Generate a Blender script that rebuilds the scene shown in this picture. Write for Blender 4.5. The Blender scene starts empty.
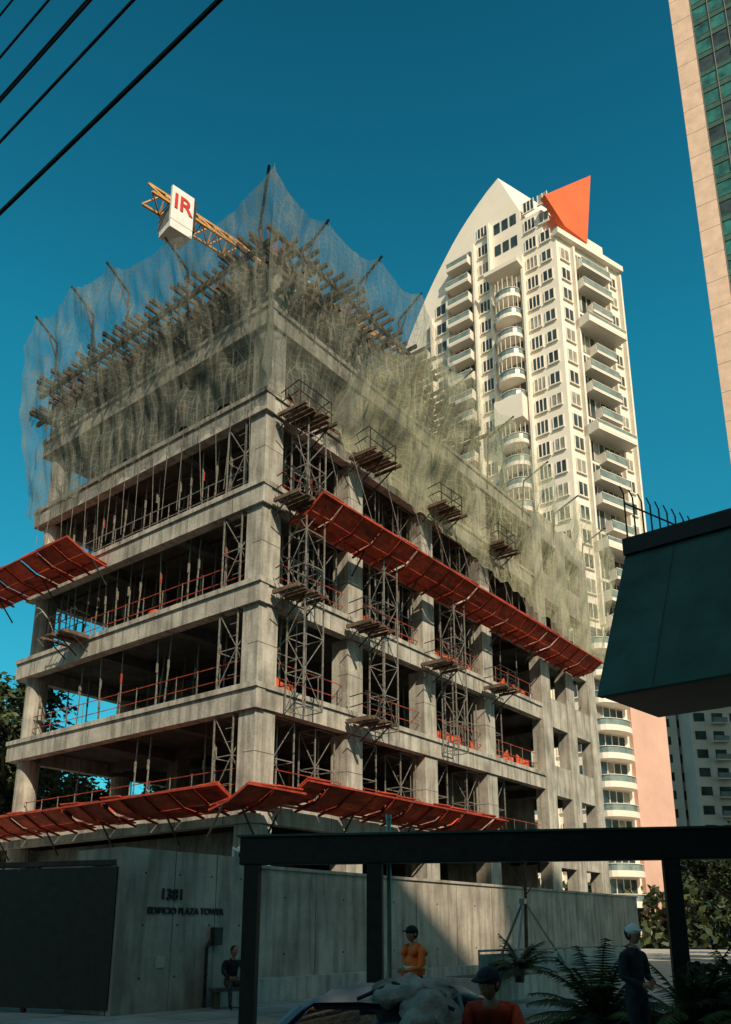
import bpy, bmesh, math, random
from mathutils import Vector, Matrix, noise
random.seed(7)
scene=bpy.context.scene
R=random.random
def U(a,b): return a+(b-a)*R()

# ---------------------------------------------------------------- materials
def newmat(name):
    m=bpy.data.materials.new(name); m.use_nodes=True
    nt=m.node_tree; nt.nodes.clear()
    return m,nt,nt.nodes,nt.links
def mat(name,col,rough=.8,var=.25,scale=3.,bump=.0,metal=0.,streak=False,spec=.4,col2=None,bscale=None):
    m,nt,N,L=newmat(name)
    out=N.new('ShaderNodeOutputMaterial'); b=N.new('ShaderNodeBsdfPrincipled')
    L.new(b.outputs[0],out.inputs[0])
    b.inputs['Roughness'].default_value=rough; b.inputs['Metallic'].default_value=metal
    b.inputs['Specular IOR Level'].default_value=spec
    tc=N.new('ShaderNodeTexCoord')
    n1=N.new('ShaderNodeTexNoise'); n1.inputs['Scale'].default_value=scale; n1.inputs['Detail'].default_value=5; n1.inputs['Roughness'].default_value=.65
    L.new(tc.outputs['Object'],n1.inputs[0])
    r=N.new('ShaderNodeValToRGB')
    c2=col2 or tuple(c*(1-2*var) for c in col)
    r.color_ramp.elements[0].position=.3; r.color_ramp.elements[0].color=(*[max(c,0) for c in c2],1)
    r.color_ramp.elements[1].position=.68; r.color_ramp.elements[1].color=(*[min(c*(1+var),1) for c in col],1)
    L.new(n1.outputs[0],r.inputs[0])
    last=r.outputs[0]
    if streak:
        mp2=N.new('ShaderNodeMapping'); mp2.inputs['Scale'].default_value=(2.6,2.6,.3); L.new(tc.outputs['Object'],mp2.inputs[0])
        n2=N.new('ShaderNodeTexNoise'); n2.inputs['Scale'].default_value=1.6; n2.inputs['Detail'].default_value=5; L.new(mp2.outputs[0],n2.inputs[0])
        r2=N.new('ShaderNodeValToRGB'); r2.color_ramp.elements[0].position=.36; r2.color_ramp.elements[0].color=(.45,.44,.41,1)
        r2.color_ramp.elements[1].position=.56; r2.color_ramp.elements[1].color=(1,1,1,1)
        L.new(n2.outputs[0],r2.inputs[0])
        mx=N.new('ShaderNodeMix'); mx.data_type='RGBA'; mx.blend_type='MULTIPLY'; mx.inputs[0].default_value=streak if isinstance(streak,float) else .6
        L.new(last,mx.inputs[6]); L.new(r2.outputs[0],mx.inputs[7]); last=mx.outputs[2]
    L.new(last,b.inputs['Base Color'])
    if bump>0:
        n3=N.new('ShaderNodeTexNoise'); n3.inputs['Scale'].default_value=bscale or scale*6; n3.inputs['Detail'].default_value=4; L.new(tc.outputs['Object'],n3.inputs[0])
        bp=N.new('ShaderNodeBump'); bp.inputs['Strength'].default_value=bump; bp.inputs['Distance'].default_value=.05
        L.new(n3.outputs[0],bp.inputs['Height']); L.new(bp.outputs[0],b.inputs['Normal'])
    return m
def glassmat(name,col,rough=.12,var=.5,scale=.35):
    return mat(name,col,rough=rough,var=.45,scale=scale,spec=.9)
def netmat(name,col,base,amp,freq=4.,trans=.5,linea=.45,ridgea=.35):
    m,nt,N,L=newmat(name)
    out=N.new('ShaderNodeOutputMaterial')
    uv=N.new('ShaderNodeUVMap'); uv.uv_map='UVMap'
    sp=N.new('ShaderNodeSeparateXYZ'); L.new(uv.outputs[0],sp.inputs[0])
    def M(op,a,bv,clamp=False):
        n=N.new('ShaderNodeMath'); n.operation=op; n.use_clamp=clamp
        for i,x in enumerate((a,bv)):
            if x is None: continue
            if isinstance(x,(int,float)): n.inputs[i].default_value=x
            else: L.new(x,n.inputs[i])
        return n.outputs[0]
    nz=N.new('ShaderNodeTexNoise'); nz.inputs['Scale'].default_value=.45; nz.inputs['Detail'].default_value=4; nz.inputs['Roughness'].default_value=.6; nz.inputs['Distortion'].default_value=.6
    L.new(uv.outputs[0],nz.inputs[0])
    lu=M('LESS_THAN',M('FRACT',M('MULTIPLY',sp.outputs[0],freq),None),.14)
    lv=M('LESS_THAN',M('FRACT',M('MULTIPLY',sp.outputs[1],freq),None),.14)
    ln=M('MAXIMUM',lu,lv)
    cl=M('MULTIPLY',M('SUBTRACT',nz.outputs[0],.42),amp*4)
    mpv=N.new('ShaderNodeMapping'); mpv.inputs['Scale'].default_value=(1.5,.28,1); mpv.inputs['Rotation'].default_value=(0,0,.35); L.new(uv.outputs[0],mpv.inputs[0])
    n2=N.new('ShaderNodeTexNoise'); n2.inputs['Scale'].default_value=1.1; n2.inputs['Detail'].default_value=3; n2.inputs['Distortion'].default_value=1.; L.new(mpv.outputs[0],n2.inputs[0])
    ridge=M('MULTIPLY',M('MULTIPLY',M('SUBTRACT',.05,M('ABSOLUTE',M('SUBTRACT',n2.outputs[0],.5),None)),20.,True),ridgea)
    low=M('MULTIPLY',M('SUBTRACT',1.,M('DIVIDE',sp.outputs[1],6.5),True),.10)
    a=M('ADD',M('ADD',M('ADD',base,low),M('MAXIMUM',cl,-base*.5)),M('MULTIPLY',ln,linea),True)
    a=M('MINIMUM',M('ADD',a,ridge),.85)
    df=N.new('ShaderNodeBsdfDiffuse'); df.inputs[0].default_value=(*col,1)
    tl=N.new('ShaderNodeBsdfTranslucent'); tl.inputs[0].default_value=(*col,1)
    mx=N.new('ShaderNodeMixShader'); mx.inputs[0].default_value=trans; L.new(df.outputs[0],mx.inputs[1]); L.new(tl.outputs[0],mx.inputs[2])
    tp=N.new('ShaderNodeBsdfTransparent')
    m2=N.new('ShaderNodeMixShader'); L.new(a,m2.inputs[0]); L.new(tp.outputs[0],m2.inputs[1]); L.new(mx.outputs[0],m2.inputs[2])
    L.new(m2.outputs[0],out.inputs[0])
    return m

CONC=mat('concrete',(.46,.44,.385),.9,.2,.8,.3,streak=.7,bscale=9)
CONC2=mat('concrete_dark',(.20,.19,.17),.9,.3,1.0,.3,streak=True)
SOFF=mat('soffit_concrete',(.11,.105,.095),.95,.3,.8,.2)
WALLC=mat('wall_concrete',(.42,.375,.315),.9,.2,.6,.35,streak=.65,bscale=8)
WOOD=mat('formwork_timber',(.15,.11,.078),.85,.35,4,.2)
STEEL=mat('galvanised_steel',(.28,.26,.225),.55,.3,8,metal=.3)
DSTEEL=mat('dark_steel',(.05,.046,.042),.6,.3,6,metal=.3)
RUST=mat('red_canopy_panel',(.62,.08,.032),.75,.3,1.5,.1,streak=.5)
RUST2=mat('red_canopy_panel_dark',(.38,.05,.024),.8,.35,2,.1)
ORNG=mat('orange_safety_mesh',(.62,.11,.04),.8,.25,5)
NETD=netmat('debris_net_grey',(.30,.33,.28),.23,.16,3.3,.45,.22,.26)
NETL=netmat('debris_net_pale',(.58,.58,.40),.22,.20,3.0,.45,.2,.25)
WHITE=mat('white_render',(.80,.74,.65),.75,.05,.12)
PINK=mat('pink_render',(.66,.42,.34),.8,.08,.2)
PALEB=mat('pale_grey_render',(.62,.60,.55),.8,.08,.2)
CREAM=mat('cream_stone',(.72,.52,.40),.7,.1,.6)
GLASS=glassmat('window_glass_dark',(.04,.06,.062))
GLASS2=mat('window_with_blind',(.30,.29,.25),.4,.3,.6,spec=.6)
TGLASS=glassmat('teal_curtain_glass',(.03,.17,.15),.06)
RAILG=mat('balcony_glass',(.20,.27,.26),.15,.2,1,spec=.8)
ORFIN=mat('orange_fin_paint',(.80,.14,.045),.7,.06,.3)
BLACK=mat('black_paint',(.014,.015,.016),.55,.3,5)
SLAT=mat('gate_slat_paint',(.03,.042,.045),.4,.3,5,metal=.3)
DTEAL=mat('dark_green_awning',(.035,.10,.085),.7,.2,1.2,.05)
YEL=mat('crane_yellow',(.62,.31,.08),.6,.2,4)
SIGNW=mat('sign_white',(.78,.76,.72),.6,.05,2)
SIGNR=mat('sign_red',(.62,.03,.02),.6,.1,2)
ASPH=mat('asphalt',(.05,.05,.05),.9,.25,.7,.4,bscale=30)
PAVE=mat('pavement_concrete',(.42,.40,.36),.85,.18,.6,.2,bscale=20)
KERB=mat('kerb_concrete',(.36,.35,.32),.85,.2,2,.2)
PAINT=mat('road_paint',(.6,.6,.56),.8,.2,3)
SOIL=mat('ground_soil',(.09,.08,.06),.95,.3,.3,.4)
BARK=mat('bark',(.10,.075,.05),.95,.35,6,.6)
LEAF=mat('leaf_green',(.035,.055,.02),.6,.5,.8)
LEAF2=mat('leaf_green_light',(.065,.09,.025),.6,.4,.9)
CARP=mat('car_paint_silver_blue',(.22,.33,.38),.25,.06,1.5,metal=.25,spec=.7)
CGL=glassmat('car_glass',(.012,.018,.02),.05)
RUBBER=mat('rubber',(.02,.02,.02),.85,.2,8)
TARP=mat('grey_tarp',(.36,.33,.28),.85,.25,3,.6)
LAMPR=mat('tail_lamp',(.4,.02,.02),.2,.1,4)
LAMPW=mat('head_lamp',(.6,.62,.62),.12,.1,4)
SKIN=mat('skin',(.42,.21,.13),.6,.1,20)
HAIR=mat('hair_dark',(.015,.012,.01),.7,.3,30)
NAVY=mat('navy_cloth',(.022,.026,.036),.9,.3,12,.2)
REDC=mat('red_cloth',(.70,.08,.035),.9,.2,12,.3)
ORV=mat('orange_vest',(.95,.19,.03),.8,.1,10)
REFL=mat('reflective_band',(.65,.66,.55),.4,.1,10)
JEAN=mat('grey_trousers',(.07,.075,.085),.9,.3,14,.2)
CABLE=mat('cable_rubber',(.01,.01,.012),.6,.2,4)
OFFICE=mat('office_wall',(.24,.21,.18),.85,.1,.2)

# ---------------------------------------------------------------- builder
class Obj:
    def __init__(s,name,loc=(0,0,0),rot=0.):
        s.e=bpy.data.objects.new(name,None); scene.collection.objects.link(s.e)
        s.e.empty_display_size=.5
        s.e.location=loc; s.e.rotation_euler=(0,0,rot); s.parts={}; s.M=Matrix.Identity(4)
    def g(s,part,m):
        k=(part,m.name)
        if k not in s.parts: s.parts[k]=([],[],m,[])
        return s.parts[k]
    def add(s,part,m,vs,fs):
        V,F,_,_u=s.g(part,m); n=len(V)
        V.extend([s.M@Vector(v) for v in vs]); F.extend([[i+n for i in f] for f in fs])
    def box(s,part,m,x0,x1,y0,y1,z0,z1):
        s.add(part,m,[(x0,y0,z0),(x1,y0,z0),(x1,y1,z0),(x0,y1,z0),(x0,y0,z1),(x1,y0,z1),(x1,y1,z1),(x0,y1,z1)],
          [(0,3,2,1),(4,5,6,7),(0,1,5,4),(1,2,6,5),(2,3,7,6),(3,0,4,7)])
    def stick(s,part,m,p,q,r,n=4,r2=None):
        p=Vector(p);q=Vector(q);d=q-p
        if d.length<1e-5: return
        d.normalize(); a=Vector((0,0,1)) if abs(d.z)<.9 else Vector((1,0,0))
        x=d.cross(a).normalized(); y=d.cross(x); r2=r if r2 is None else r2
        vs=[];k=math.pi/4 if n==4 else 0
        for c,rr in((p,r),(q,r2)):
            for i in range(n):
                t=k+2*math.pi*i/n; vs.append(c+x*math.cos(t)*rr+y*math.sin(t)*rr)
        fs=[(i,(i+1)%n,n+(i+1)%n,n+i) for i in range(n)]+[tuple(range(n))[::-1],tuple(range(n,2*n))]
        s.add(part,m,vs,fs)
    def extr(s,part,m,pts,vec):
        n=len(pts); vec=Vector(vec); vs=[Vector(p) for p in pts]; vs+= [v+vec for v in vs]
        s.add(part,m,vs,[tuple(range(n)),tuple(range(n,2*n))[::-1]]+[(i,(i+1)%n,n+(i+1)%n,n+i) for i in range(n)])
    def blob(s,part,m,c,rx,ry,rz,seg=10,ring=7,jit=0.,fn=None):
        vs=[];fs=[];c=Vector(c)
        for i in range(ring+1):
            ph=math.pi*i/ring
            for j in range(seg):
                t=2*math.pi*j/seg
                v=Vector((math.sin(ph)*math.cos(t)*rx,math.sin(ph)*math.sin(t)*ry,math.cos(ph)*rz))
                if fn: v=fn(v)
                vs.append(c+v)
        for i in range(ring):
            for j in range(seg):
                fs.append((i*seg+j,i*seg+(j+1)%seg,(i+1)*seg+(j+1)%seg,(i+1)*seg+j))
        s.add(part,m,vs,fs)
    def grid(s,part,m,fn,nu,nv,uvf=None):
        V,F,_,UVs=s.g(part,m); n=len(V)
        for j in range(nv+1):
            for i in range(nu+1):
                V.append(s.M@Vector(fn(i/nu,j/nv)))
                if uvf: UVs.append(uvf(i/nu,j/nv))
        for j in range(nv):
            for i in range(nu):
                a=n+j*(nu+1)+i; F.append([a,a+1,a+nu+2,a+nu+1])
    def done(s,smooth=(),bevel={}):
        for (pn,mn),(V,F,m,UVs) in s.parts.items():
            me=bpy.data.meshes.new(s.e.name+'_'+pn); me.from_pydata(V,[],F); 
            if UVs and len(UVs)==len(V):
                l=me.uv_layers.new(name='UVMap')
                for lp in me.loops: l.data[lp.index].uv=UVs[lp.vertex_index]
            else:
                bm=bmesh.new(); bm.from_mesh(me); bmesh.ops.remove_doubles(bm,verts=bm.verts,dist=1e-6) if pn in smooth else None
                bmesh.ops.recalc_face_normals(bm,faces=bm.faces); bm.to_mesh(me); bm.free()
            me.materials.append(m); o=bpy.data.objects.new(pn,me); scene.collection.objects.link(o); o.parent=s.e
            if pn in smooth or '*' in smooth:
                for p in me.polygons: p.use_smooth=True
            if pn in bevel:
                b=o.modifiers.new('b','BEVEL'); b.width=bevel[pn]; b.segments=2
        return s.e
def text_child(parent,name,body,size,loc,rot,m,ext=.02):
    c=bpy.data.curves.new(name,'FONT'); c.body=body; c.size=size; c.extrude=ext; c.align_x='CENTER'; c.align_y='CENTER'
    c.offset=size*.015
    o=bpy.data.objects.new(name,c); scene.collection.objects.link(o); o.parent=parent; o.location=loc; o.rotation_euler=rot; c.materials.append(m)
    return o
I4=Matrix.Identity(4)
SW=Matrix(((0,1,0,0),(1,0,0,0),(0,0,1,0),(0,0,0,1)))
ROT=math.atan2(.788,.6154)
# ================================================================ construction building
CX,CY=-3.7,27.
b=Obj('concrete_building_under_construction',(CX,CY,0),ROT)
LV=[5.95,9.8,13.63,17.47,21.3,25.15]
LEN,WID=29.,15.5
for k,z in enumerate(LV):
    top=z; h=.92
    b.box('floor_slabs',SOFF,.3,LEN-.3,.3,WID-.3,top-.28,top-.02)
    b.box('edge_beams',CONC,-.12,.32,-.12,WID+.1,top-h,top)
    b.box('edge_beams',CONC,.322,22.,-.08,.34,top-h+.03,top-.003)
    b.box('edge_beams',CONC,.322,LEN,WID-.32,WID+.08,top-h+.03,top-.003)
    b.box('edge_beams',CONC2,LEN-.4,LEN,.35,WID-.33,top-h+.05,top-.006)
    b.box('beam_nibs',CONC,-.2,-.122,-.2,WID+.1,top-.2,top-.01)
    b.box('beam_nibs',CONC,-.12,22.,-.16,-.125,top-.2,top-.012)
    for vv in (5.2,10.3):
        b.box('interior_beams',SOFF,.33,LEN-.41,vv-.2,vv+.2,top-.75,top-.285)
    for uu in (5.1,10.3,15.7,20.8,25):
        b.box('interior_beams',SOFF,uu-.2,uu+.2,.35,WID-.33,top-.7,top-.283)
    for q in range(6):
        vv=1.3+q*2.6+U(-.3,.3); b.box('pour_joints',CONC2,-.126,-.1,vv,vv+.03,top-h+.02,top-.21)
    for q in range(8):
        vv=1.3+q*2.6+U(-.3,.3); b.box('pour_joints',CONC2,vv,vv+.03,-.084,-.06,top-h+.05,top-.21)
cols=[(0.02,.02),(4.9,0.02),(10.2,.02),(15.5,.02),(0.1,14.5),(5,14.5),(10.2,14.5),(15.5,14.5),(21.5,14.5),(28,14.5)]
zlev=[0]+LV+[27.6]
for (cu,cv) in cols:
    for k in range(len(zlev)-1):
        if k==6 and (cu>11): continue
        z0=zlev[k]+.002; z1=zlev[k+1]-.925 if k<6 else zlev[k+1]-.7
        w=.95
        if cv>1: b.stick('columns',CONC,(cu+.5,cv+.4,z0),(cu+.5,cv+.4,z1),.48,16)
        else:
            b.box('columns',CONC,cu,cu+w,cv,cv+.8,z0,z1)
            b.box('pour_joints',CONC2,cu-.004,cu+w+.004,cv-.004,cv+.5,(z0+z1)/2,(z0+z1)/2+.03)
for cu in (5.3,10.5,15.8,21):
    for cv in (5.2,10.3):
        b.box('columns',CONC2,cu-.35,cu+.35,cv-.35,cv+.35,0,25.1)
us=[21.5,24.7,27.9]
for uu in us: b.box('window_bay_piers',CONC,uu,uu+1.1,-.18,.5,0,25.3)
for z in LV:
    for a in (0,1): b.box('window_bay_spandrels',CONC,us[a]+1.102,us[a+1]-.002,-.12,.4,z-1.1,z+.55)
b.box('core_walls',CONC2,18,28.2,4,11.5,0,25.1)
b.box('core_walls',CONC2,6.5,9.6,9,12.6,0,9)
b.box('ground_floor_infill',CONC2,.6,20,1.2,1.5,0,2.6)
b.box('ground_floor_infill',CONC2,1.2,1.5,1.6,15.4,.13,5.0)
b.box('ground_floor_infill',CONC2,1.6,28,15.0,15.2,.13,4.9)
b.box('ground_slab',SOFF,0,LEN,0,WID,0,.12)
for k,z in enumerate(LV[:5]):
    for h in (.5,1.05):
        b.stick('guard_rails',RUST2 if k<3 else STEEL,(.3,1,z+h),(.3,14.4,z+h),.02)
        b.stick('guard_rails',RUST2,(1,.3,z+h),(21.4,.3,z+h),.02)
        b.stick('guard_rails',WOOD,(1,15,z+h),(28,15,z+h),.03)
    for i in range(12): 
        b.stick('guard_rails',STEEL,(.3,1+i*1.2,z),(.3,1+i*1.2,z+1.1),.018)
    for i in range(17):
        b.stick('guard_rails',STEEL,(1+i*1.25,.3,z),(1+i*1.25,.3,z+1.1),.018)
    if k<4:
        for i in range(9):
            if R()<.7:
                u0=1.+i*2.3; b.grid('orange_safety_mesh',ORNG,lambda s,t,u0=u0,z=z:(u0+s*2.1,.5+.1*math.sin(s*9),z+.05+t*(.45+.2*math.sin(s*5+u0)+.1*math.sin(s*13))),12,2)
        for i in range(6):
            if R()<.4:
                v0=1.2+i*2.2; b.grid('orange_safety_mesh',ORNG,lambda s,t,v0=v0,z=z:(.5+.1*math.sin(s*9),v0+s*2,z+.05+t*(.3+.15*math.sin(s*5+v0))),12,2)
    for i in range(14):
        x,y=U(1,19),U(1,13); s1,s2,hh=U(.4,1.6),U(.3,1.),U(.2,1.1)
        b.box('stacked_materials',random.choice([WOOD,CONC2,STEEL,RUST2]),x,x+s1,y,y+s2,z-.019,z+hh)
for k in (1,2,3,4,5):
    z0=LV[k-1]; z1=LV[k]-.3
    dens={1:.10,2:.3,3:.85,4:.9,5:.95}[k]
    for uu in (.5,1.9,3.6,5.8,8.4):
        for i in range(19):
            if R()<dens*(1 if uu<3 else .7):
                v=.9+i*.75+U(-.12,.12)
                b.stick('shoring_props',STEEL,(uu+U(-.1,.1),v,z0),(uu+U(-.12,.12),v+U(-.05,.05),z1),.03)
                b.stick('shoring_props',RUST2 if R()<.2 else STEEL,(uu,v,z0+1.6),(uu,v,z0+2.0),.045)
    for vv in (.7,2.4,4.6):
        for i in range(25):
            if R()<dens*.6:
                u=1.4+i*.82+U(-.15,.15)
                b.stick('shoring_props',STEEL,(u,vv+U(-.1,.1),z0),(u+U(-.05,.05),vv+U(-.1,.1),z1),.03)
    if k>=3:
        for uu in (.6,1.9,3.6): b.box('shoring_bearers',WOOD,uu-.06,uu+.06,.6,14.6,z1-.15,z1)
for tz,umax,vmax in ((25.75,15.,15.6),(27.35,11.,15.6)):
    for uu in [-.55,.3,1.6,3.2,5,7,9]:
        b.box('falsework_bearers',WOOD,uu-.07,uu+.07,-1.0,vmax,tz,tz+.22)
    for i in range(int(vmax/.42)):
        v=.1+i*.42+U(-.06,.06); out=U(.75,1.35)
        b.box('falsework_joists',WOOD if R()<.6 else DSTEEL,-out,umax*.6+U(0,1),v-.055,v+.055,tz+.222,tz+.40)
    for vv in [-.6,.35,1.7]:
        b.box('falsework_bearers',WOOD,-.9,umax,vv-.07,vv+.07,tz+.401,tz+.58)
    for i in range(int(umax/.42)):
        u=.5+i*.42+U(-.06,.06); out=U(.8,1.4)
        b.box('falsework_joists',WOOD if R()<.6 else DSTEEL,u-.055,u+.055,-out,4,tz+.581,tz+.75)
b.box('falsework_deck',WOOD,.6,10.5,2.2,15.2,27.93,27.96)
b.box('falsework_deck',WOOD,.6,14.5,2.2,15.2,26.34,26.37)
for i in range(15):
    for uu in (-.5,.4,1.7,3.3):
        v=.4+i*1.03
        b.stick('falsework_props',STEEL,(uu,v,25.15 if uu>0 else 25.2),(uu,v,27.35),.04)
for i in range(13):
    for vv in (-.5,.45,1.8):
        b.stick('falsework_props',STEEL,(.5+i*.85,vv,25.15),(.5+i*.85,vv,27.9),.04)
for i in range(7):
    v=.4+i*2.05; b.stick('falsework_props',STEEL,(-.52,v,25.3),(-.52,v+2,27.3),.03)
    b.stick('falsework_props',STEEL,(.5+i*1.6,-.52,27.3),(2.+i*1.6,-.52,25.3),.03)
for (cu,cv) in cols[:8]:
    for i in range(4):
        for j in range(3):
            zt=28.2+U(.2,1.2) if cu<11 else 25.2+U(.6,1.4)
            x=cu+.1+i*.24; y=cv+.1+j*.28
            b.stick('rebar',RUST2,(x,y,25.1),(x+U(-.05,.05),y+U(-.05,.05),zt),.018)
def scaf(x0,y0,x1,y1,z0,z1,m=STEEL):
    n=max(2,int(round((z1-z0)/1.3))); dz=(z1-z0)/n
    for x in(x0,x1):
        for y in(y0,y1): b.stick('scaffold_frames',m,(x,y,z0),(x,y,z1),.032)
    for i in range(n+1):
        z=z0+i*dz
        b.stick('scaffold_frames',m,(x0,y0,z),(x1,y0,z),.024);b.stick('scaffold_frames',m,(x0,y1,z),(x1,y1,z),.024)
        b.stick('scaffold_frames',m,(x0,y0,z),(x0,y1,z),.024);b.stick('scaffold_frames',m,(x1,y0,z),(x1,y1,z),.024)
        if i<n:
            a,c=(x0,x1) if i%2 else (x1,x0)
            b.stick('scaffold_frames',m,(a,y0,z),(c,y0,z+dz),.018)
            a,c=(y0,y1) if i%2 else (y1,y0)
            b.stick('scaffold_frames',m,(x0,a,z),(x0,c,z+dz),.018)
            for q in (.33,.66): b.stick('scaffold_frames',m,(x0,y0,z+dz*q),(x0,y0+(y1-y0)*.4,z+dz*q),.014)
for k in range(0,5):
    z0,z1=LV[k],LV[k+1]-.95
    scaf(.0,1.05,.85,2.0,z0,z1)
    scaf(1.25,.35,2.3,1.2,z0,z1)
    for cu in (3.5,6.1,8.9,11.4,14.2,16.7):
        if R()<.75: scaf(cu,.4,cu+1.1,1.2,z0,z1)
scaf(1.2,-1.05,2.2,-.22,9.0,21.0)
scaf(6.,-.95,6.9,-.22,9.2,17)
scaf(11.3,-.95,12.2,-.22,9.2,17)
def platform(x0,x1,y0,y1,z):
    n=int((x1-x0)/.24)
    for i in range(n):
        x=x0+i*.24; b.box('work_platforms',WOOD,x,x+.2,y0-U(0,.25),y1+U(0,.15),z,z+.05)
    for h in (.5,.95):
        for (p,q) in (((x0,y0),(x1,y0)),((x0,y0),(x0,y1)),((x1,y0),(x1,y1))):
            b.stick('platform_rails',DSTEEL,(p[0]-.1,p[1],z+h+U(-.05,.05)),(q[0]+.1,q[1],z+h+U(-.05,.05)),.022)
    for x in (x0,(x0+x1)/2,x1):
        b.stick('platform_rails',DSTEEL,(x,y0,z-.2),(x,y0,z+1.),.025)
        b.stick('platform_rails',DSTEEL,(x,y1,z-.7),(x,y0,z-.02),.03)
        b.box('work_platforms',WOOD,x-.05,x+.05,y0-.3,y1,z-.13,z-.005)
for cu,dz in ((.4,-.2),(4.6,0),(9.9,-.1),(15.2,0)):
    platform(cu,cu+1.75,-1.35,-.26,LV[4]-.75+dz)
for cu,lv in ((.3,3),(.4,2),(4.5,2),(9.8,2),(15,2),(4.6,1)):
    platform(cu,cu+1.5,-1.2,-.26,LV[lv]-.6+U(-.2,.2))
b.M=SW
platform(9.8,11.4,-1.2,-.26,LV[2]-.1)
b.M=I4
def canopy(s0,s1,z,flat,lip,rise,drop=.0,m1=RUST,side='R'):
    b.M=I4 if side=='R' else SW
    s=s0; k=0
    while s<s1-.1:
        w=min(1.22,s1-s)-.05; j=U(-.04,.04); t=U(-.04,.04)
        mm=m1 if R()<.75 else RUST2
        for (ya,za,yb,zb) in ((-.22,z-.15,-flat,z+drop),(-flat-.02,z+drop,-flat-lip,z+drop+rise)):
            n=4
            for q in range(n):
                y0=ya+(yb-ya)*q/n; y1=ya+(yb-ya)*(q+.94)/n; z0=za+(zb-za)*q/n+j; z1=za+(zb-za)*(q+.94)/n+j+t*.3
                b.add('catch_canopy_panels',mm if R()<.85 else (RUST2 if mm is RUST else RUST),[(s,y0,z0),(s+w,y0,z0+t),(s+w,y1,z1+t),(s,y1,z1),(s,y0,z0+.04),(s+w,y0,z0+t+.04),(s+w,y1,z1+t+.04),(s,y1,z1+.04)],
                 [(0,3,2,1),(4,5,6,7),(0,1,5,4),(1,2,6,5),(2,3,7,6),(3,0,4,7)])
        b.stick('catch_canopy_ribs',RUST2,(s,-.22,z-.3),(s,-flat,z+drop-.08),.05)
        b.stick('catch_canopy_ribs',RUST2,(s,-flat,z+drop-.08),(s,-flat-lip,z+drop+rise-.06),.05)
        if k%3==0: b.stick('catch_canopy_ribs',DSTEEL,(s,-.2,z-1.1),(s,-flat*.8,z+drop-.1),.035)
        s+=1.22; k+=1
    b.stick('catch_canopy_ribs',RUST2,(s0,-flat*.5,z-.12),(s1,-flat*.5,z-.12+drop*.5),.04)
    b.stick('catch_canopy_ribs',RUST2,(s0,-flat-lip,z+drop+rise-.06),(s1,-flat-lip,z+drop+rise-.06),.045)
    b.M=I4
canopy(1.2,26.5,16.4,1.15,.7,.5)
canopy(9.0,17.5,16.75,1.3,.9,.4,side='L')
canopy(.6,13.8,5.85,1.1,.8,.5)
canopy(-2.,.5,5.5,1.1,.8,.4)
canopy(-.4,17.5,5.6,1.1,.8,.45,side='L')
gal=[('L',15.0,31.3),('L',11.9,31.4),('L',9.1,31.2),('L',4.8,30.0),('R',1.5,29.4),('R',5.1,30.3),('R',8.2,30.5)]
for side,s,zt in gal:
    b.M=I4 if side=='R' else SW
    b.stick('net_posts',DSTEEL,(s,-.1,25.2),(s,-.35,zt-.8),.065,6)
    b.stick('net_posts',DSTEEL,(s,-.35,zt-.8),(s,-1.65,zt),.06,6)
    b.stick('net_posts',DSTEEL,(s,-.3,zt-1.7),(s,-.9,zt-.47),.035,6)
b.M=I4
b.stick('net_posts',DSTEEL,(-.2,-.2,25.2),(-.55,.2,28.4),.07,6); b.stick('net_posts',DSTEEL,(-.55,.2,28.4),(-1.6,-1.3,29.7),.06,6)
for s,zt in ((12.5,28.6),(16.5,28.),(20.5,27.2),(24.5,26.8),(28.6,26.3)):
    b.stick('net_posts',DSTEEL,(s,-.1,24.5),(s,-.3,zt-.5),.05,6); b.stick('net_posts',DSTEEL,(s,-.3,zt-.5),(s,-1.9,zt+.2),.05,6)
def interp(tab,x):
    if x<=tab[0][0]: return tab[0][1]
    for i in range(len(tab)-1):
        if x<=tab[i+1][0]:
            t=(x-tab[i][0])/(tab[i+1][0]-tab[i][0]); return tab[i][1]*(1-t)+tab[i+1][1]*t
    return tab[-1][1]
def net(part,m,ys,bot,s0,s1,side,outt,outb,nu,nv,amp=.22,corner=False,sag=.16):
    def top(s):
        if s<=ys[0][0]: return ys[0][1]
        for i in range(len(ys)-1):
            if s<=ys[i+1][0]:
                t=(s-ys[i][0])/(ys[i+1][0]-ys[i][0]); L=ys[i+1][0]-ys[i][0]
                return ys[i][1]*(1-t)+ys[i+1][1]*t-4*t*(1-t)*min(1.1,sag*L)
        return ys[-1][1]
    def fn(a,t):
        s=s0+(s1-s0)*a; zt=top(s); zb=interp(bot,s)+.5*noise.noise((s*1.3,3,side=='L'))
        z=zt+(zb-zt)*t
        o0=outt+(outb-outt)*min(1,t*1.3)+ .2*math.sin(math.pi*t)
        d=noise.noise((s*.7,z*.4,1.+(side=='L')*7))*amp*1.8+noise.noise((s*2.6,z*.8,5))*amp
        d*=min(1,4*t*(1-t)+.35)
        if corner:
            k=max(0,1-a*14); o=max(o0+d*(1-k),.26); s=s*(1-k)+(-o0)*k
        else: o=max(o0+d,.26)
        return (s,-o,z) if side=='R' else (-o,s,z)
    b.grid(part,m,fn,nu,nv,lambda a,t:(s0+(s1-s0)*a,(1-t)*9))
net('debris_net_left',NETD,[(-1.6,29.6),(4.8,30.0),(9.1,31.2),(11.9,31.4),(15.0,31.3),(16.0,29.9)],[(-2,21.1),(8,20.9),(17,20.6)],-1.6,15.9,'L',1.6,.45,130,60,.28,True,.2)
net('debris_net_right_upper',NETD,[(-1.6,29.6),(1.5,29.4),(5.1,30.3),(8.2,30.5),(11,28.6),(12.5,28.4)],[(-1,21.6),(5,20.8),(12.5,20.4)],-1.6,12.4,'R',1.6,.45,100,60,.28,True,.24)
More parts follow.
